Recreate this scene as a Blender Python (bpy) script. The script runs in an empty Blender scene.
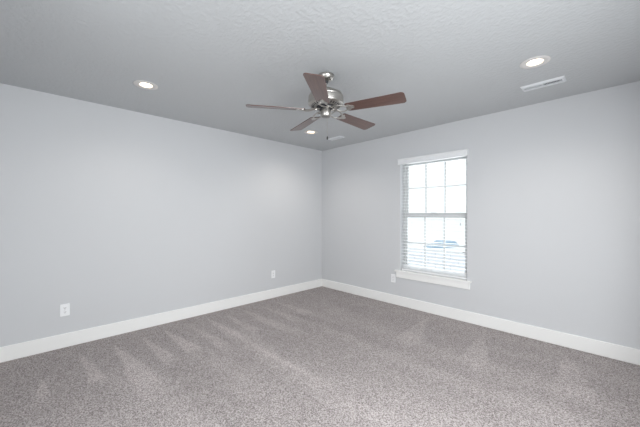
import bpy, bmesh, math, random
from mathutils import Vector, Matrix, noise
random.seed(7)
S = bpy.context.scene
COL = S.collection
PI = math.pi
R = math.radians

# ------------------------------------------------------------------ camera, world, light, exposure
W, D, H = 4.15, 4.02, 2.44            # room: X 0..W along the window wall, Y 0..-D along the long left wall
CAM = Vector((3.792, -3.731, 1.292))
cam = bpy.data.cameras.new('camera')
cam.sensor_width = 36.0
cam.lens = 294.6 / 640 * 36.0
cam.shift_y = 1.0 / 640
cam.clip_start = 0.02
cam.clip_end = 800
co = bpy.data.objects.new('camera', cam)
COL.objects.link(co)
co.location = CAM
co.rotation_euler = (R(90), 0, math.atan2(0.7175, 0.6965))
S.camera = co

S.view_settings.view_transform = 'Standard'
S.view_settings.look = 'None'
S.view_settings.gamma = 1.0
S.view_settings.use_curve_mapping = False
S.view_settings.exposure = 0.07
S.cycles.use_denoising = True
S.cycles.max_bounces = 12
S.cycles.diffuse_bounces = 8
S.cycles.transparent_max_bounces = 16
S.cycles.sample_clamp_indirect = 6.0
S.cycles.caustics_reflective = False
S.cycles.caustics_refractive = False

world = bpy.data.worlds.new('overcast_sky')
S.world = world
world.use_nodes = True
bg = world.node_tree.nodes['Background']
bg.inputs[0].default_value = (0.93, 0.965, 1.0, 1)
bg.inputs[1].default_value = 1.26

def area_lamp(name, loc, rot, sx, sy, watts, colour):
    l = bpy.data.lights.new(name, 'AREA')
    l.shape = 'RECTANGLE'
    l.size, l.size_y = sx, sy
    l.energy = watts
    l.color = colour
    o = bpy.data.objects.new(name, l)
    COL.objects.link(o)
    o.location = loc
    o.rotation_euler = rot
    return o
# fill lamps and openings added behind the camera, plus skylight at the window in view
SIDE_FILL_GAP = (-3.6, -1.0)               # Y range of the unseen opening added to the side wall for fill
NEAR_FILL_GAP = (2.1, 3.6)                 # X range of the added opening, out of view, in the near wall
area_lamp('fill_side', (W + 0.45, -2.95, 1.65), (0, R(90 - 23), 0), 1.5, 1.3, 92, (0.965, 0.99, 1.0))  # added fill lamp outside the side opening
area_lamp('fill_near', (2.9, -D - 0.45, 1.5), (R(90 - 12), 0, 0), 1.3, 1.5, 14, (0.965, 0.99, 1.0))  # weaker fill lamp, added outside the near opening
area_lamp('daylight_window', (2.034, 0.75, 1.15), (R(-90 + 4), 0, 0), 1.6, 1.9, 42, (0.96, 0.98, 1.0))

# ------------------------------------------------------------------ materials
def mat(name, colour, rough=0.6, metal=0.0, spec=0.5, coat=0.0):
    m = bpy.data.materials.new(name)
    m.use_nodes = True
    b = m.node_tree.nodes['Principled BSDF']
    b.inputs['Base Color'].default_value = (*colour, 1)
    b.inputs['Roughness'].default_value = rough
    b.inputs['Metallic'].default_value = metal
    b.inputs['Specular IOR Level'].default_value = spec
    b.inputs['Coat Weight'].default_value = coat
    return m

def N(m, kind, **inp):
    n = m.node_tree.nodes.new(kind)
    for k, v in inp.items():
        n.inputs[k.replace('_', ' ')].default_value = v
    return n

def L(m, a, b):
    m.node_tree.links.new(a, b)

def bump_noise(m, scale, strength, dist, detail=2.0, ramp=None):
    b = m.node_tree.nodes['Principled BSDF']
    tc = N(m, 'ShaderNodeTexCoord')
    nz = N(m, 'ShaderNodeTexNoise', Scale=scale, Detail=detail)
    L(m, tc.outputs['Object'], nz.inputs['Vector'])
    src = nz.outputs['Fac']
    if ramp:
        r = N(m, 'ShaderNodeValToRGB')
        r.color_ramp.elements[0].position, r.color_ramp.elements[1].position = ramp
        L(m, src, r.inputs[0])
        src = r.outputs[0]
    bp = N(m, 'ShaderNodeBump', Strength=strength, Distance=dist)
    L(m, src, bp.inputs['Height'])
    L(m, bp.outputs[0], b.inputs['Normal'])

def ramp_colours(m, fac, stops):
    r = N(m, 'ShaderNodeValToRGB')
    els = r.color_ramp.elements
    while len(els) < len(stops):
        els.new(0.5)
    for e, (p, c) in zip(els, stops):
        e.position = p
        e.color = (*c, 1)
    L(m, fac, r.inputs[0])
    return r.outputs[0]

M = {}
M['wall'] = mat('pale_grey_wall_paint', (0.635, 0.645, 0.66), 0.75, spec=0.3)
bump_noise(M['wall'], 140, 0.12, 0.002)
M['ceiling'] = mat('textured_ceiling_paint', (0.545, 0.56, 0.57), 0.85, spec=0.2)
bump_noise(M['ceiling'], 34, 0.28, 0.005, 3.0, (0.42, 0.62))
M['trim'] = mat('white_trim_paint', (0.90, 0.90, 0.885), 0.4)
M['plastic'] = mat('white_plastic', (0.90, 0.91, 0.92), 0.35)
M['slat'] = mat('white_blind_slat', (0.86, 0.87, 0.88), 0.4)
M['vinyl'] = mat('white_window_vinyl', (0.60, 0.61, 0.61), 0.4)
M['dark'] = mat('dark_recess', (0.03, 0.03, 0.035), 0.7)
M['duct'] = mat('grey_duct_metal', (0.10, 0.105, 0.11), 0.6)
M['cord'] = mat('white_cord', (0.74, 0.74, 0.74), 0.8)
M['tassel'] = mat('grey_cord_tassel', (0.55, 0.56, 0.58), 0.5)
M['screw'] = mat('screw_head', (0.5, 0.5, 0.5), 0.35, 0.8)
M['vent'] = mat('white_vent_enamel', (0.76, 0.78, 0.80), 0.4)
M['can_trim'] = mat('cream_light_trim', (0.70, 0.68, 0.66), 0.5)
M['baffle'] = mat('white_light_baffle', (0.85, 0.82, 0.78), 0.5)
M['fob'] = mat('dark_chain_fob', (0.02, 0.018, 0.016), 0.4)

# brushed nickel with fine turned lines
m = M['nickel'] = mat('brushed_nickel', (0.50, 0.48, 0.45), 0.30, 1.0)
b = m.node_tree.nodes['Principled BSDF']
tc = N(m, 'ShaderNodeTexCoord'); mp = N(m, 'ShaderNodeMapping')
mp.inputs['Scale'].default_value = (4, 4, 900)
nz = N(m, 'ShaderNodeTexNoise', Scale=1.0, Detail=2.0)
L(m, tc.outputs['Object'], mp.inputs[0]); L(m, mp.outputs[0], nz.inputs['Vector'])
mr = N(m, 'ShaderNodeMapRange'); mr.inputs[3].default_value = 0.22; mr.inputs[4].default_value = 0.40
L(m, nz.outputs['Fac'], mr.inputs[0]); L(m, mr.outputs[0], b.inputs['Roughness'])

# mahogany fan blades, grain along the blade (local X)
m = M['wood'] = mat('mahogany_blade', (0.1, 0.05, 0.04), 0.33, 0, 0.5, 0.45)
b = m.node_tree.nodes['Principled BSDF']
tc = N(m, 'ShaderNodeTexCoord'); mp = N(m, 'ShaderNodeMapping')
mp.inputs['Scale'].default_value = (3, 60, 20)
nz = N(m, 'ShaderNodeTexNoise', Scale=1.0, Detail=5.0, Roughness=0.6, Distortion=0.4)
L(m, tc.outputs['Object'], mp.inputs[0]); L(m, mp.outputs[0], nz.inputs['Vector'])
c = ramp_colours(m, nz.outputs['Fac'], [(0.3, (0.068, 0.032, 0.025)), (0.55, (0.112, 0.056, 0.044)), (0.75, (0.150, 0.077, 0.06))])
L(m, c, b.inputs['Base Color'])

# speckled cut-pile carpet; "nap" is the brushed direction left by the vacuum cleaner
m = M['carpet'] = mat('speckled_taupe_carpet', (0.4, 0.36, 0.35), 0.95, spec=0.1)
b = m.node_tree.nodes['Principled BSDF']
tc = N(m, 'ShaderNodeTexCoord')
n1 = N(m, 'ShaderNodeTexNoise', Scale=85.0, Detail=3.0, Roughness=0.7)
n2 = N(m, 'ShaderNodeTexNoise', Scale=5.0, Detail=2.0)
n3 = N(m, 'ShaderNodeTexVoronoi', Scale=185.0)
for n in (n1, n2, n3):
    L(m, tc.outputs['Object'], n.inputs['Vector'])
sx = N(m, 'ShaderNodeSeparateColor')
L(m, n3.outputs['Color'], sx.inputs[0])
mixn = N(m, 'ShaderNodeMath'); mixn.operation = 'MULTIPLY_ADD'       # tuft-by-tuft speckle plus softer clumps
mixn.inputs[1].default_value = 0.58
L(m, sx.outputs[0], mixn.inputs[0])
sub = N(m, 'ShaderNodeMath'); sub.operation = 'MULTIPLY_ADD'; sub.inputs[1].default_value = 0.9; sub.inputs[2].default_value = -0.20
L(m, n1.outputs['Fac'], sub.inputs[0]); L(m, sub.outputs[0], mixn.inputs[2])
col = ramp_colours(m, mixn.outputs[0], [(0.22, (0.21, 0.181, 0.175)), (0.45, (0.385, 0.346, 0.338)), (0.62, (0.50, 0.455, 0.446)), (0.80, (0.685, 0.632, 0.622))])
at = N(m, 'ShaderNodeAttribute'); at.attribute_name = 'nap'
mul = N(m, 'ShaderNodeMath'); mul.operation = 'MULTIPLY_ADD'
mul.inputs[1].default_value = 0.23; mul.inputs[2].default_value = 0.86
L(m, at.outputs['Fac'], mul.inputs[0])
mul2 = N(m, 'ShaderNodeMath'); mul2.operation = 'MULTIPLY_ADD'
mul2.inputs[1].default_value = 0.16; mul2.inputs[2].default_value = -0.08
L(m, n2.outputs['Fac'], mul2.inputs[0])
add = N(m, 'ShaderNodeMath'); add.operation = 'ADD'
L(m, mul.outputs[0], add.inputs[0]); L(m, mul2.outputs[0], add.inputs[1])
vm = N(m, 'ShaderNodeVectorMath'); vm.operation = 'SCALE'
L(m, col, vm.inputs[0]); L(m, add.outputs[0], vm.inputs['Scale'])
L(m, vm.outputs[0], b.inputs['Base Color'])
hm = N(m, 'ShaderNodeMath'); hm.operation = 'ADD'
L(m, n1.outputs['Fac'], hm.inputs[0]); L(m, n3.outputs['Distance'], hm.inputs[1])
bp = N(m, 'ShaderNodeBump', Strength=0.55, Distance=0.008)
L(m, hm.outputs[0], bp.inputs['Height']); L(m, bp.outputs[0], b.inputs['Normal'])

# clear window glass: mostly straight-through with a Fresnel reflection
m = M['glass'] = bpy.data.materials.new('window_glass'); m.use_nodes = True
m.node_tree.nodes.remove(m.node_tree.nodes['Principled BSDF'])
tr = N(m, 'ShaderNodeBsdfTransparent'); tr.inputs[0].default_value = (0.96, 0.98, 0.98, 1)
gl = N(m, 'ShaderNodeBsdfGlossy'); gl.inputs['Roughness'].default_value = 0.02
fr = N(m, 'ShaderNodeFresnel', IOR=1.3); mx = N(m, 'ShaderNodeMixShader')
L(m, fr.outputs[0], mx.inputs[0]); L(m, tr.outputs[0], mx.inputs[1]); L(m, gl.outputs[0], mx.inputs[2])
L(m, mx.outputs[0], m.node_tree.nodes['Material Output'].inputs[0])

# lit lens of a recessed lamp
m = M['lamp'] = mat('lit_lamp_lens', (0.9, 0.9, 0.9), 0.5)
b = m.node_tree.nodes['Principled BSDF']
b.inputs['Emission Color'].default_value = (1.0, 0.80, 0.58, 1)
b.inputs['Emission Strength'].default_value = 9.0

# outdoors
M['ground'] = mat('pale_concrete_ground', (0.88, 0.88, 0.88), 0.9)
m = M['brick'] = mat('pale_brick', (0.4, 0.42, 0.46), 0.9)
b = m.node_tree.nodes['Principled BSDF']
tc = N(m, 'ShaderNodeTexCoord'); mp = N(m, 'ShaderNodeMapping'); mp.inputs['Rotation'].default_value = (R(90), 0, 0)
br = N(m, 'ShaderNodeTexBrick', Scale=1.0)
br.inputs['Color1'].default_value = (0.84, 0.85, 0.88, 1); br.inputs['Color2'].default_value = (0.77, 0.78, 0.82, 1)
br.inputs['Mortar'].default_value = (0.66, 0.67, 0.71, 1); br.inputs['Mortar Size'].default_value = 0.02
br.inputs['Brick Width'].default_value = 0.6; br.inputs['Row Height'].default_value = 0.25
L(m, tc.outputs['Object'], mp.inputs[0]); L(m, mp.outputs[0], br.inputs['Vector']); L(m, br.outputs['Color'], b.inputs['Base Color'])
M['car_paint'] = mat('white_car_paint', (0.90, 0.90, 0.90), 0.3, coat=0.5)
M['car_glass'] = mat('car_glass_painted_sky', (0.29, 0.43, 0.55), 0.2)  # blue of the reflected sky is put into the glass colour
M['tyre'] = mat('black_tyre', (0.03, 0.03, 0.03), 0.8)

# ------------------------------------------------------------------ mesh helpers
def box(bm, x0, x1, y0, y1, z0, z1):
    v = [bm.verts.new((x, y, z)) for x in (x0, x1) for y in (y0, y1) for z in (z0, z1)]
    fs = [(0, 1, 3, 2), (4, 6, 7, 5), (0, 4, 5, 1), (2, 3, 7, 6), (0, 2, 6, 4), (1, 5, 7, 3)]
    return v, [bm.faces.new([v[i] for i in f]) for f in fs]

def lathe(bm, prof, n=48, c=(0, 0), closed=False):
    rings = []
    for r, z in prof:
        if r < 1e-6:
            rings.append([bm.verts.new((c[0], c[1], z))])
        else:
            rings.append([bm.verts.new((c[0] + r * math.cos(2 * PI * k / n), c[1] + r * math.sin(2 * PI * k / n), z)) for k in range(n)])
    pairs = list(zip(rings, rings[1:]))
    if closed:
        pairs.append((rings[-1], rings[0]))
    for a, b_ in pairs:
        for k in range(n):
            j = (k + 1) % n
            if len(a) == 1 and len(b_) > 1:
                bm.faces.new((a[0], b_[k], b_[j]))
            elif len(b_) == 1 and len(a) > 1:
                bm.faces.new((a[k], b_[0], a[j]))
            elif len(a) > 1:
                bm.faces.new((a[k], b_[k], b_[j], a[j]))

def tube(bm, pts, r, n=8, flat=1.0):
    """A tube of radius r (or a list of radii) along pts; flat squeezes it vertically."""
    rings = []
    for i, p in enumerate(pts):
        p = Vector(p)
        t = (Vector(pts[min(i + 1, len(pts) - 1)]) - Vector(pts[max(i - 1, 0)])).normalized()
        up = Vector((0, 0, 1)) if abs(t.z) < 0.9 else Vector((1, 0, 0))
        a = t.cross(up).normalized(); b_ = a.cross(t).normalized()
        rr = r[i] if isinstance(r, (list, tuple)) else r
        rings.append([bm.verts.new(p + a * rr * math.cos(2 * PI * k / n) + b_ * rr * flat * math.sin(2 * PI * k / n)) for k in range(n)])
    for a, b_ in zip(rings, rings[1:]):
        for k in range(n):
            bm.faces.new((a[k], a[(k + 1) % n], b_[(k + 1) % n], b_[k]))
    bm.faces.new(rings[0][::-1]); bm.faces.new(rings[-1])

def prism(bm, outline, z0, z1):
    a = [bm.verts.new((x, y, z0)) for x, y in outline]
    b_ = [bm.verts.new((x, y, z1)) for x, y in outline]
    n = len(outline)
    bm.faces.new(a[::-1]); bm.faces.new(b_)
    for k in range(n):
        bm.faces.new((a[k], a[(k + 1) % n], b_[(k + 1) % n], b_[k]))

def obj(name, bm, m, parent=None, bevel=0.0, smooth=False, seg=2):
    bmesh.ops.recalc_face_normals(bm, faces=bm.faces)
    me = bpy.data.meshes.new(name)
    bm.to_mesh(me); bm.free()
    me.materials.append(m)
    o = bpy.data.objects.new(name, me)
    COL.objects.link(o)
    if parent is not None:
        o.parent = parent
    if smooth:
        for p in me.polygons:
            p.use_smooth = True
        me.set_sharp_from_angle(angle=R(38))
    if bevel:
        md = o.modifiers.new('bevel', 'BEVEL'); md.width = bevel; md.segments = seg; md.limit_method = 'ANGLE'; md.angle_limit = R(40)
    return o

def one_box(name, m, parent, x0, x1, y0, y1, z0, z1, bevel=0.0):
    bm = bmesh.new(); box(bm, x0, x1, y0, y1, z0, z1)
    return obj(name, bm, m, parent, bevel)

def struct(o):
    o['kind'] = 'structure'
    return o

def thing(name, label, cat, loc=(0, 0, 0), rotz=0.0, group=None):
    o = bpy.data.objects.new(name, None)
    o.empty_display_size = 0.1
    COL.objects.link(o)
    o.location = loc; o.rotation_euler = (0, 0, rotz)
    o['label'] = label; o['category'] = cat
    if group:
        o['group'] = group
    return o

def copy_tree(o, parent=None):
    c_ = o.copy(); COL.objects.link(c_)
    if parent is not None:
        c_.parent = parent
    for ch in list(o.children):
        copy_tree(ch, c_)
    return c_

# ------------------------------------------------------------------ the room
def wall(name, p0, p1, thick_dir, hole=None, t=0.16):
    """A wall from p0 to p1 (floor points), its room face on that line; hole = (s0, s1, z0, z1) along it."""
    p0, p1 = Vector((*p0, 0)), Vector((*p1, 0))
    d = (p1 - p0).normalized(); ln = (p1 - p0).length
    n_ = Vector((*thick_dir, 0)) * t
    bm = bmesh.new()
    def loop(off, s0, s1, z0, z1):
        return [bm.verts.new(p0 + d * s + Vector((0, 0, z)) + off) for s, z in ((s0, z0), (s1, z0), (s1, z1), (s0, z1))]
    A, B = loop(Vector(), 0, ln, 0, H), loop(n_, 0, ln, 0, H)
    for k in range(4):
        bm.faces.new((A[k], A[(k + 1) % 4], B[(k + 1) % 4], B[k]))
    if hole:
        a, b_ = loop(Vector(), *hole), loop(n_, *hole)
        for k in range(4):
            j = (k + 1) % 4
            bm.faces.new((A[k], A[j], a[j], a[k])); bm.faces.new((B[k], B[j], b_[j], b_[k])); bm.faces.new((a[k], a[j], b_[j], b_[k]))
    else:
        bm.faces.new(A); bm.faces.new(B)
    return struct(obj(name, bm, M['wall']))

OX0, OX1, OZ0, OZ1 = 1.585, 2.483, 0.495, 2.05      # opening of the window in view
T = 0.16
wall('wall_left', (0, T), (0, -D - T), (-1, 0))
wall('wall_right', (0, 0), (W, 0), (0, 1), (OX0, OX1, OZ0, OZ1))
wall('wall_side', (W, T), (W, -D - T), (1, 0), (T - SIDE_FILL_GAP[1], T - SIDE_FILL_GAP[0], 0.5, 2.1))
wall('wall_near', (0, -D), (W, -D), (0, -1), (NEAR_FILL_GAP[0], NEAR_FILL_GAP[1], 0.5, 2.1))

# carpeted floor, with the wedge-shaped strokes the vacuum cleaner left in the pile
def smooth(a, b_, x):
    t = max(0.0, min(1.0, (x - a) / (b_ - a)))
    return t * t * (3 - 2 * t)
APEX = [(-3.70, 0.62), (-3.41, 0.30), (-3.14, 0.28), (-2.88, 0.30), (-2.66, 0.24), (-2.42, 0.24), (-2.19, 0.2), (-1.95, 0.2), (-1.70, 0.22), (-1.45, 0.25), (-1.2, 0.2)]
def nap(x, y):
    wob = 0.05 * noise.noise(Vector((x * 1.3, y * 1.3, 3.1)))
    v = 0.0
    for i, (ay, ax) in enumerate(APEX):
        ay2 = ay + 0.10 * (x - ax) * 0.3 + wob
        half = (0.07, 0.06, 0.085, 0.06)[i % 4] * max(0.0, min(1.0, (x - ax) / 0.68))
        if x > ax and half > 0:
            edge = 1 - smooth(half * 0.85, half + 0.014, abs(y - ay2))
            fade = 1 - smooth(0.8 + 0.1 * (i % 3), (1.1, 1.05, 1.7, 1.2, 1.0, 1.3)[i % 6], x)
            v = max(v, edge * fade * (0.9 if i < 5 else 0.6))
    # long strokes across the middle of the room
    s = noise.noise(Vector((x * 0.35, y * 3.6 + wob * 6, 9.7)))
    v += 0.6 * (1 - smooth(0.012, 0.04, abs(y + 2.2 - 0.03 * x + wob * 0.5))) * smooth(0.4, 0.7, x) * (1 - smooth(1.8, 2.4, x))
    v += 0.45 * smooth(0.6, 1.4, x) * max(-0.5, min(1, s * 1.7))
    # darker stroke towards the window, lighter wedges along the window wall
    v -= 0.35 * (1 - smooth(0.03, 0.10, abs(y + 1.26 + wob))) * smooth(0.7, 1.0, x) * (1 - smooth(1.9, 2.5, x))
    for wx, wy in ((3.42, -0.23), (2.75, -0.3), (2.1, -0.25)):
        k = max(0.0, min(1.0, (-y + wy) / 0.6))
        if -y + wy > 0:
            v += 0.55 * (1 - smooth(0.1 * k, 0.1 * k + 0.03, abs(x - wx - 0.12 * k))) * (1 - smooth(0.6, 0.9, -y + wy))
    return v
nx, ny = 300, 290
verts, faces, naps = [], [], []
for j in range(ny + 1):
    for i in range(nx + 1):
        x, y = W * i / nx, -D * j / ny
        verts.append((x, y, 0.0)); naps.append(nap(x, y))
for j in range(ny):
    for i in range(nx):
        a = j * (nx + 1) + i
        faces.append((a, a + nx + 1, a + nx + 2, a + 1))
me = bpy.data.meshes.new('floor'); me.from_pydata(verts, [], faces)
at_ = me.attributes.new('nap', 'FLOAT', 'POINT'); at_.data.foreach_set('value', naps)
me.materials.append(M['carpet'])
fo = bpy.data.objects.new('floor', me); COL.objects.link(fo); struct(fo)

# ceiling with holes for the recessed lamps
LAMPS = [(0.843, -3.019), (3.327, -1.023), (0.758, -0.965)]
bm = bmesh.new(); box(bm, -T, W + T, -D - T, T, H, H + 0.12)
ceil = obj('ceiling', bm, M['ceiling'])
bm = bmesh.new()
for x, y in LAMPS:
    lathe(bm, [(0, H - 0.05), (0.071, H - 0.05), (0.071, H + 0.08), (0, H + 0.08)], 48, (x, y))
cut = obj('cutter', bm, M['dark'])
md = ceil.modifiers.new('holes', 'BOOLEAN'); md.operation = 'DIFFERENCE'; md.object = cut; md.solver = 'EXACT'
dg = bpy.context.evaluated_depsgraph_get()
me = bpy.data.meshes.new_from_object(ceil.evaluated_get(dg))
ceil.modifiers.clear(); ceil.data = me
me.materials.clear(); me.materials.append(M['ceiling'])
me.polygons.foreach_set('material_index', [0] * len(me.polygons))
bpy.data.objects.remove(cut)
struct(ceil)

def baseboard(name, x0, x1, y0, y1):
    bm = bmesh.new(); box(bm, x0, x1, y0, y1, 0, 0.134)
    return struct(obj(name, bm, M['trim'], None, 0.004))
B_ = 0.015
baseboard('baseboard_left', 0, B_, -D, 0)
baseboard('baseboard_right', B_, W, -B_, 0)
baseboard('baseboard_side', W - B_, W, -D, -B_)
baseboard('baseboard_near', B_, W - B_, -D, -D + B_)

# ------------------------------------------------------------------ window in view: frame, two sashes, panes, grid, stool and apron
def ring(name, m, parent, x0, x1, z0, z1, w, y0, y1, bevel=0.002, wb=None, wt=None):
    """Rectangular frame: one connected mesh. w = stile width, wb / wt = bottom / top rail heights."""
    wb = wb or w; wt = wt or w
    bm = bmesh.new()
    def loop(y, a, b_, c_, d_):
        return [bm.verts.new(p) for p in ((a, y, c_), (b_, y, c_), (b_, y, d_), (a, y, d_))]
    Of, Ob = loop(y0, x0, x1, z0, z1), loop(y1, x0, x1, z0, z1)
    If, Ib = loop(y0, x0 + w, x1 - w, z0 + wb, z1 - wt), loop(y1, x0 + w, x1 - w, z0 + wb, z1 - wt)
    for k in range(4):
        j = (k + 1) % 4
        for q in ((Of[k], Of[j], If[j], If[k]), (Ob[k], Ob[j], Ib[j], Ib[k]), (Of[k], Of[j], Ob[j], Ob[k]), (If[k], If[j], Ib[j], Ib[k])):
            bm.faces.new(q)
    return obj(name, bm, m, parent, bevel)

win = thing('window_1', 'x', 'x'); del win['label']; del win['category']
struct(win)
win.location = (0, 0, 0)
ring('window_frame', M['vinyl'], win, OX0, OX1, OZ0, OZ1, 0.028, 0.085, 0.155)
FX0, FX1 = OX0 + 0.026, OX1 - 0.026
ZM0, ZM1 = 1.250, 1.313
def sash(z0, z1, y0, y1, wb, wt, zmid):
    s = ring('sash', M['vinyl'], win, FX0, FX1, z0, z1, 0.030, y0, y1, 0.002, wb, wt)
    gx0, gx1, gz0, gz1 = FX0 + 0.028, FX1 - 0.028, z0 + wb - 0.002, z1 - wt + 0.002
    yc = (y0 + y1) / 2
    one_box('pane', M['glass'], s, gx0, gx1, yc - 0.002, yc + 0.002, gz0, gz1)
    for k in (1, 2):
        x = gx0 + (gx1 - gx0) * k / 3
        one_box('muntin', M['vinyl'], s, x - 0.009, x + 0.009, yc - 0.009, yc + 0.009, gz0, gz1)
    one_box('muntin', M['vinyl'], s, gx0, gx1, yc - 0.0085, yc + 0.0085, zmid - 0.009, zmid + 0.009)
    return s
sash(ZM0 + 0.012, OZ1 - 0.02, 0.128, 0.150, 0.05, 0.04, 1.665)
lo = sash(OZ0 + 0.02, ZM1, 0.098, 0.124, 0.055, ZM1 - ZM0, 0.893)
one_box('sash_lock', M['vinyl'], lo, 1.99, 2.06, 0.090, 0.122, ZM1 - 0.006, ZM1 + 0.012, 0.003)
one_box('window_sill', M['trim'], win, 1.508, 2.537, -0.032, 0.086, 0.478, 0.5, 0.004)
one_box('apron', M['trim'], win, 1.528, 2.519, -0.018, 0.0, 0.397, 0.478, 0.004)

# ------------------------------------------------------------------ venetian blind
bl = thing('window_blind', 'white venetian blind with open horizontal slats hanging in the only window', 'blind', (2.034, 0.045, 2.05))
def wb(name, m, x0, x1, y0, y1, z0, z1, bevel=0.0, parent=bl):       # world box under the blind
    return one_box(name, m, parent, x0 - 2.034, x1 - 2.034, y0 - 0.045, y1 - 0.045, z0 - 2.05, z1 - 2.05, bevel)
wb('headrail', M['slat'], 1.592, 2.476, 0.02, 0.072, 2.005, 2.048, 0.002)
bm = bmesh.new()                                                      # valance: moulded board with returns to the wall
prof = [(-0.030, 1.995), (-0.032, 2.0), (-0.032, 2.012), (-0.028, 2.016), (-0.028, 2.052), (-0.034, 2.060), (-0.036, 2.070), (-0.033, 2.075), (-0.018, 2.075), (-0.018, 1.995)]
rings = [[bm.verts.new((x - 2.034, y - 0.045, z - 2.05)) for y, z in prof] for x in (1.562, 2.496)]
for k in range(len(prof)):
    j = (k + 1) % len(prof)
    bm.faces.new((rings[0][k], rings[0][j], rings[1][j], rings[1][k]))
bm.faces.new(rings[0]); bm.faces.new(rings[1][::-1])
val = obj('valance', bm, M['slat'], bl)
for xa, xb in ((1.562, 1.572), (2.486, 2.496)):
    wb('valance_return', M['slat'], xa, xb, -0.018, 0.0, 1.995, 2.075)
slat0 = None
z = 0.540
while z < 1.99:
    if slat0 is None:
        bm = bmesh.new()
        prof = [(-0.025, -0.0012), (-0.012, 0.0006), (0, 0.0012), (0.012, 0.0006), (0.025, -0.0012), (0.025, 0.0014), (0.012, 0.0032), (0, 0.0038), (-0.012, 0.0032), (-0.025, 0.0014)]
        rg = [[bm.verts.new((x, y, zz)) for y, zz in prof] for x in (-0.440, 0.440)]
        for k in range(len(prof)):
            j = (k + 1) % len(prof)
            bm.faces.new((rg[0][k], rg[0][j], rg[1][j], rg[1][k]))
        bm.faces.new(rg[0]); bm.faces.new(rg[1][::-1])
        s = slat0 = obj('slat', bm, M['slat'], bl)
    else:
        s = slat0.copy(); COL.objects.link(s)
    s.location = (0, 0, z - 2.05)
    s.rotation_euler = (R(0.5 if z > 0.585 else 13.0), 0, 0)
    z += 0.0435 if z > 0.57 else 0.018
wb('bottom_rail', M['slat'], 1.594, 2.474, 0.019, 0.071, 0.506, 0.528, 0.003)
for x in (1.72, 2.034, 2.348):
    for y in (0.0185, 0.0715):
        bm = bmesh.new(); tube(bm, [(x - 2.034, y - 0.045, 0.52 - 2.05), (x - 2.034, y - 0.045, 2.01 - 2.05)], 0.0009, 6)
        obj('ladder_cord', bm, M['cord'], bl)
def pull(x, ztop, zend, y, m):
    bm = bmesh.new(); tube(bm, [(x - 2.034, y - 0.045, zend - 2.05), (x - 2.034, y - 0.045, ztop - 2.05)], 0.0011, 6)
    c_ = obj('lift_cord', bm, M['cord'], bl)
    bm = bmesh.new(); lathe(bm, [(0, 0.012), (0.004, 0.010), (0.007, -0.014), (0.0075, -0.020), (0, -0.022)], 14)
    for v in bm.verts:
        v.co += Vector((x - 2.034, y - 0.045, zend - 2.05))
    obj('tassel', bm, m, c_, 0, True)
pull(2.405, 2.01, 1.178, 0.006, M['tassel'])
pull(1.640, 2.01, 1.135, 0.006, M['cord'])

# ------------------------------------------------------------------ ceiling fan
FAN = (2.079, -2.0, H)
fan = thing('ceiling_fan', 'five-blade ceiling fan with mahogany blades and brushed nickel motor', 'ceiling fan', FAN)
def fz(prof):
    return [(r, z - H) for r, z in prof]
bm = bmesh.new(); lathe(bm, fz([(0.0, 2.4398), (0.066, 2.4398), (0.0675, 2.432), (0.066, 2.425), (0.061, 2.412), (0.050, 2.400), (0.035, 2.393), (0.022, 2.391), (0.020, 2.396), (0, 2.396)]))
obj('canopy', bm, M['nickel'], fan, 0, True)
bm = bmesh.new(); lathe(bm, fz([(0, 2.396), (0.019, 2.396), (0.020, 2.387), (0.016, 2.377), (0.011, 2.375), (0, 2.375)]), 32)
obj('hanger_ball', bm, M['dark'], fan, 0, True)
bm = bmesh.new(); lathe(bm, fz([(0, 2.38), (0.0105, 2.38), (0.0105, 2.318), (0.02, 2.317), (0.024, 2.306), (0, 2.306)]), 32)
obj('downrod', bm, M['nickel'], fan, 0, True)
bm = bmesh.new(); lathe(bm, fz([(0, 2.3075), (0.055, 2.307), (0.088, 2.3035), (0.112, 2.296), (0.130, 2.285), (0.141, 2.271), (0.1445, 2.260), (0.1425, 2.257), (0.1425, 2.253),
                                (0.1465, 2.250), (0.1465, 2.207), (0.1445, 2.200), (0.134, 2.194), (0.124, 2.191), (0.096, 2.181), (0.088, 2.179), (0, 2.179)]), 64)
motor = obj('motor_housing', bm, M['nickel'], fan, 0, True)
# slots punched round the sloping underside of the housing
bm = bmesh.new()
for k in range(30):
    a = 2 * PI * k / 30
    ca, sa = math.cos(a), math.sin(a)
    vs = []
    for r, z in ((0.099, 2.1815), (0.121, 2.1893)):
        for w in (-0.0055, 0.0055):
            vs.append(bm.verts.new((r * ca - w * sa, r * sa + w * ca, z - H)))
            vs.append(bm.verts.new((r * ca - w * sa, r * sa + w * ca, z - H + 0.004)))
    for f in ((0, 2, 6, 4), (1, 5, 7, 3), (0, 1, 3, 2), (4, 6, 7, 5), (0, 4, 5, 1), (2, 3, 7, 6)):
        bm.faces.new([vs[i] for i in f])
obj('vent_slots', bm, M['dark'], motor)
bm = bmesh.new(); lathe(bm, fz([(0, 2.182), (0.078, 2.182), (0.078, 2.170), (0.072, 2.167), (0, 2.167)]), 40)
obj('flywheel', bm, M['dark'], fan, 0, True)
bm = bmesh.new(); lathe(bm, fz([(0, 2.169), (0.036, 2.169), (0.036, 2.150), (0.0425, 2.148), (0.0435, 2.142), (0.0435, 2.105), (0.040, 2.1005), (0.036, 2.0995), (0, 2.0995)]), 40)
sw = obj('switch_housing', bm, M['nickel'], fan, 0, True)
bm = bmesh.new(); lathe(bm, fz([(0, 2.101), (0.035, 2.101), (0.035, 2.0980), (0.032, 2.0972), (0, 2.0972)]), 32)
obj('bottom_cap', bm, mat('darker_nickel', (0.32, 0.31, 0.30), 0.4, 1.0), sw, 0, True)
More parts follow.
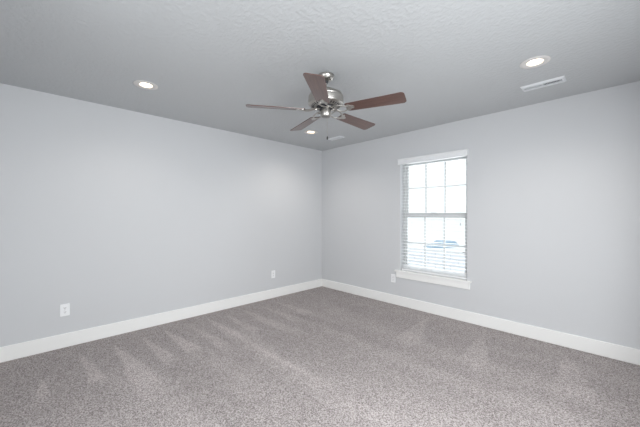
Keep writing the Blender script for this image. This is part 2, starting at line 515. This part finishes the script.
# pull chain, on the side of the switch housing, with a dark fob
bm = bmesh.new()
cx_, cy_ = 0.012 * 0.6965 , 0.012 * 0.7175
tube(bm, [(cx_, cy_, 2.099 - H), (cx_, cy_, 1.935 - H)], 0.0011, 6)
for k in range(50):
    zc = 2.097 - H - k * 0.0035
    lathe(bm, [(0, zc + 0.0015), (0.0016, zc), (0, zc - 0.0015)], 6, (cx_, cy_))
ch = obj('pull_chain', bm, M['nickel'], fan)
bm = bmesh.new(); lathe(bm, fz([(0, 1.940), (0.003, 1.939), (0.0062, 1.930), (0.0068, 1.919), (0.005, 1.911), (0, 1.909)]), 16, (cx_, cy_))
obj('fob', bm, M['fob'], ch, 0, True)

# blades: the world angle of a blade = camera-frame angle + camera yaw
YAW = math.atan2(0.7175, 0.6965)
BZ = 2.149 - H
def blade_outline():
    r0, r1, w0, w1 = 0.178, 0.642, 0.053, 0.069
    pts = []
    for k in range(7):                                               # tip, rounded corners
        a = -PI / 2 + (PI / 2) * k / 6
        pts.append((r1 - 0.028 + 0.028 * math.cos(a), -(w1 - 0.028) + 0.028 * math.sin(a)))
    for k in range(7):
        a = (PI / 2) * k / 6
        pts.append((r1 - 0.028 + 0.028 * math.cos(a), (w1 - 0.028) + 0.028 * math.sin(a)))
    pts += [(r0 + 0.012, w0), (r0 + 0.004, w0 - 0.004), (r0, w0 - 0.012), (r0, -w0 + 0.012), (r0 + 0.004, -w0 + 0.004), (r0 + 0.012, -w0)]
    return pts
blade0 = None
for k in range(5):
    ang = R(45.8 + 72 * k) + YAW
    if blade0 is None:
        bm = bmesh.new(); prism(bm, blade_outline(), -0.003, 0.003)
        bd = blade0 = obj('blade', bm, M['wood'], fan, 0.0015)
        # blade iron: two scrolled arms from the flywheel to a three-lobed plate screwed under the blade
        bm = bmesh.new()
        for s in (-1, 1):
            pts, rad = [], []
            for q in range(13):
                t = q / 12
                x = 0.055 + 0.135 * t
                y = s * (0.012 + 0.030 * math.sin(PI * min(1, t * 1.02)) ** 1.0 + 0.008 * t)
                pts.append((x, y, 0.019 * (1 - smooth(0.1, 0.8, t)) - 0.008 + 0.001))
                rad.append(0.0075 - 0.001 * t)
            tube(bm, pts, rad, 8, 0.6)
        # crossbar and mounting plate
        tube(bm, [(0.085, -0.03, 0.004), (0.085, 0.03, 0.004)], 0.006, 8, 0.6)
        plate = []
        for q in range(40):
            a = 2 * PI * q / 40
            rr = 0.027 * (1 + 0.28 * math.cos(3 * a))
            plate.append((0.208 + rr * math.cos(a) * 1.15, rr * math.sin(a) * 1.25))
        prism(bm, plate, -0.0075, -0.0028)
        iron = obj('blade_iron', bm, M['nickel'], bd, 0, True)
        for q in range(3):
            a = 2 * PI * q / 3
            bm = bmesh.new(); lathe(bm, [(0, -0.0105), (0.003, -0.010), (0.0045, -0.0074), (0, -0.0074)], 12, (0.208 + 0.022 * math.cos(a), 0.024 * math.sin(a)))
            obj('screw', bm, M['screw'], bd, 0, True)
    else:
        bd = copy_tree(blade0, fan)
    bd.location = (0, 0, BZ)
    # pitch: the clockwise edge (seen from above) is the higher one
    bd.rotation_euler = (Matrix.Rotation(ang, 3, 'Z') @ Matrix.Rotation(R(-12), 3, 'X')).to_euler()

# ------------------------------------------------------------------ recessed ceiling lamps
LLAB = ['lit recessed ceiling light nearest the left edge, above the long blank wall',
        'lit recessed ceiling light just beside the near air vent, above the window wall',
        'lit recessed ceiling light farthest away, seen below the fan near the corner']
lamp0 = None
for (x, y), lab in zip(LAMPS, LLAB):
    if lamp0 is None:
        t = lamp0 = thing('recessed_light', lab, 'ceiling light', (x, y, H), 0, 'recessed lights in the ceiling')
        bm = bmesh.new(); lathe(bm, [(0.068, 0.0), (0.095, -0.0005), (0.0955, -0.003), (0.092, -0.0055), (0.072, -0.0065), (0.053, -0.004), (0.0505, 0.0), (0.0515, 0.004)], 56, closed=True)
        obj('trim_ring', bm, M['can_trim'], t, 0, True)
        bm = bmesh.new(); lathe(bm, [(0.0512, 0.0), (0.046, 0.026), (0.047, 0.028), (0.0525, 0.003)], 56, closed=True)
        obj('baffle', bm, M['baffle'], t, 0, True)
        bm = bmesh.new(); lathe(bm, [(0, 0.020), (0.03, 0.021), (0.0465, 0.025), (0.0465, 0.032), (0, 0.032)], 48)
        obj('lens', bm, M['lamp'], t, 0, True)
    else:
        t = copy_tree(lamp0); t.location = (x, y, H); t['label'] = lab
    l = bpy.data.lights.new('downlight', 'SPOT')
    l.energy = 9; l.spot_size = R(150); l.spot_blend = 0.8; l.shadow_soft_size = 0.045; l.color = (1.0, 0.94, 0.87)
    lo_ = bpy.data.objects.new('downlight', l); COL.objects.link(lo_)
    lo_.parent = t; lo_.location = (0, 0, -0.012)

# ------------------------------------------------------------------ ceiling air vents
def vent(x, y, lab):
    t = thing('air_vent', lab, 'air vent', (x, y, H), 0, 'white air vents in the ceiling')
    bm = bmesh.new()
    def loop(hx, hy, z):
        return [bm.verts.new((sx * hx, sy * hy, z)) for sx, sy in ((-1, -1), (1, -1), (1, 1), (-1, 1))]
    ls = [loop(0.155, 0.067, 0.0), loop(0.155, 0.067, -0.003), loop(0.144, 0.055, -0.012), loop(0.132, 0.030, -0.012), loop(0.132, 0.030, 0.0)]
    for a, b_ in zip(ls, ls[1:] + ls[:1]):
        for k in range(4):
            bm.faces.new((a[k], a[(k + 1) % 4], b_[(k + 1) % 4], b_[k]))
    obj('frame', bm, M['vent'], t)
    one_box('duct_opening', M['duct'], t, -0.133, 0.133, -0.031, 0.031, -0.0015, -0.0002)
    one_box('divider', M['vent'], t, -0.006, 0.006, -0.031, 0.031, -0.012, -0.001)
    for s in (-1, 1):
        bm = bmesh.new()
        for k in range(12):
            x0 = s * (0.012 + 0.0102 * k)
            v, f = box(bm, x0 - 0.0007, x0 + 0.0007, -0.0305, 0.0305, -0.0105, -0.0015)
            bmesh.ops.rotate(bm, verts=v, cent=(x0, 0, -0.006), matrix=Matrix.Rotation(R(-35) * s, 3, 'Y'))
        obj('louver_bank', bm, M['vent'], t)
    bm = bmesh.new(); box(bm, 0.118, 0.126, -0.004, 0.004, -0.020, -0.010)
    obj('damper_lever', bm, M['vent'], t)
    return t
v0 = vent(3.298, -0.522, 'white rectangular air vent close to the near recessed light, above the window wall')
v1 = copy_tree(v0); v1.location = (0.79, -0.485, H); v1.scale = (0.85, 0.85, 1)
v1['label'] = 'distant white air vent behind the fan pull chain, near the room corner'

# ------------------------------------------------------------------ wall outlets
def outlet(loc, rz, lab):
    t = thing('power_outlet', lab, 'outlet', loc, rz, 'white power outlets on the walls')   # local -Y faces the room
    bm = bmesh.new()
    hw, hh, r = 0.036, 0.0585, 0.006
    pts = []
    for qx, qz, a0 in ((1, 1, 0), (-1, 1, 90), (-1, -1, 180), (1, -1, 270)):
        for q in range(5):
            a = R(a0 + 90 * q / 4)
            pts.append((qx * (hw - r) + r * math.cos(a), qz * (hh - r) + r * math.sin(a)))
    lv = []
    for y, k in ((0, 1), (-0.003, 1), (-0.006, 0.955)):
        lv.append([bm.verts.new((px * k, y, pz * (1 if k == 1 else 0.97))) for px, pz in pts])
    n = len(pts)
    for a, b_ in zip(lv, lv[1:]):
        for k in range(n):
            bm.faces.new((a[k], a[(k + 1) % n], b_[(k + 1) % n], b_[k]))
    bm.faces.new(lv[0][::-1]); bm.faces.new(lv[-1])
    obj('cover_plate', bm, M['plastic'], t)
    for s in (-1, 1):
        bm = bmesh.new()
        rp = []
        for q in range(28):
            a = 2 * PI * q / 28
            rp.append((0.0172 * math.cos(a), max(-0.0135, min(0.0135, 0.0172 * math.sin(a))) + s * 0.0195))
        f0 = [bm.verts.new((px, -0.0055, pz)) for px, pz in rp]; f1 = [bm.verts.new((px, -0.0078, pz)) for px, pz in rp]
        for k in range(28):
            bm.faces.new((f0[k], f0[(k + 1) % 28], f1[(k + 1) % 28], f1[k]))
        bm.faces.new(f0[::-1]); bm.faces.new(f1)
        rc = obj('receptacle', bm, M['plastic'], t)
        for xs, w, h0, h1 in ((-0.0065, 0.0012, -0.002, 0.008), (0.0065, 0.0012, -0.001, 0.007), (0, 0.0028, -0.0095, -0.0045)):
            one_box('slot', M['dark'], rc, xs - w, xs + w, -0.0081, -0.0076, s * 0.0195 + h0, s * 0.0195 + h1)
    bm = bmesh.new(); lathe(bm, [(0, 0.0012), (0.0025, 0.0008), (0.0032, 0), (0, 0)], 12)
    for v in bm.verts:
        v.co = Vector((v.co.x, -0.006 - v.co.z, v.co.y))
    obj('screw', bm, M['screw'], t)
    return t
o0 = outlet((0, -3.515, 0.362), R(90), 'white duplex power outlet nearest the left edge, on the left wall')
o1 = copy_tree(o0); o1.location = (0, -1.065, 0.363); o1['label'] = 'white power outlet on the left wall, nearer the room corner'
o2 = copy_tree(o0); o2.location = (1.472, 0, 0.369); o2.rotation_euler = (0, 0, 0); o2['label'] = 'white power outlet just left of the window sill'

# ------------------------------------------------------------------ outdoors: pale ground, brick wall, a white car beyond it
GZ = -2.2
bm = bmesh.new(); box(bm, -160, 120, 0.9, 260, GZ - 0.2, GZ)
struct(obj('ground', bm, M['ground']))
gw = thing('garden_wall', 'pale brick wall outside the window, running parallel to the house', 'wall', (-6, 8, GZ))
one_box('brick_panel', M['brick'], gw, -9, 9, -0.1, 0.1, 0, 1.96)
one_box('coping', mat('grey_coping', (0.70, 0.70, 0.71), 0.9), gw, -9, 9, -0.13, 0.13, 1.96, 2.02, 0.01)

car = thing('car', 'pale parked car with blue-grey roof and windows, seen beyond the brick wall', 'car', (-6.16, 19.04, GZ), math.atan2(-0.7175, -0.6965))
# local +X is the front; lofted body from cross-sections
def loft(bm, secs):
    rs = [[bm.verts.new(p) for p in s] for s in secs]
    n = len(rs[0])
    for a, b_ in zip(rs, rs[1:]):
        for k in range(n):
            bm.faces.new((a[k], a[(k + 1) % n], b_[(k + 1) % n], b_[k]))
    bm.faces.new(rs[0][::-1]); bm.faces.new(rs[-1])
def sect(x, hw, zb, zt):
    return [(x, -hw * 0.9, zb), (x, -hw, zb + 0.12), (x, -hw, zt - 0.15), (x, -hw * 0.88, zt), (x, hw * 0.88, zt), (x, hw, zt - 0.15), (x, hw, zb + 0.12), (x, hw * 0.9, zb)]
bm = bmesh.new()
loft(bm, [sect(-2.25, 0.78, 0.4, 0.86), sect(-2.1, 0.86, 0.24, 0.95), (sect(-1.3, 0.9, 0.2, 0.97)), sect(0.9, 0.9, 0.2, 0.95), sect(1.7, 0.87, 0.22, 0.84), sect(2.15, 0.8, 0.26, 0.72), sect(2.28, 0.7, 0.4, 0.62)])
obj('body', bm, M['car_paint'], car, 0.03, True)
def sec2(z, x0, x1, hw):
    return [(x0, -hw, z), (x1, -hw * 0.96, z), (x1, hw * 0.96, z), (x0, hw, z)]
bm = bmesh.new(); loft(bm, [sec2(0.90, -1.25, 1.15, 0.80), sec2(1.18, -1.12, 0.55, 0.72), sec2(1.43, -0.92, 0.10, 0.62)])
obj('car_windows', bm, M['car_glass'], car, 0.03)
bm = bmesh.new(); loft(bm, [sec2(1.40, -0.97, 0.15, 0.64), sec2(1.465, -0.85, 0.05, 0.58)])
obj('roof', bm, mat('blue_grey_roof_paint', (0.42, 0.53, 0.65), 0.4), car, 0.02)
for x in (-1.35, 1.4):
    for s in (-1, 1):
        bm = bmesh.new(); lathe(bm, [(0, -0.1), (0.2, -0.1), (0.31, -0.1), (0.33, -0.07), (0.33, 0.07), (0.31, 0.1), (0, 0.1)], 28)
        for v in bm.verts:
            v.co = Vector((x + v.co.x, s * 0.82 + v.co.z, 0.33 + v.co.y))
        obj('wheel', bm, M['tyre'], car, 0, True)
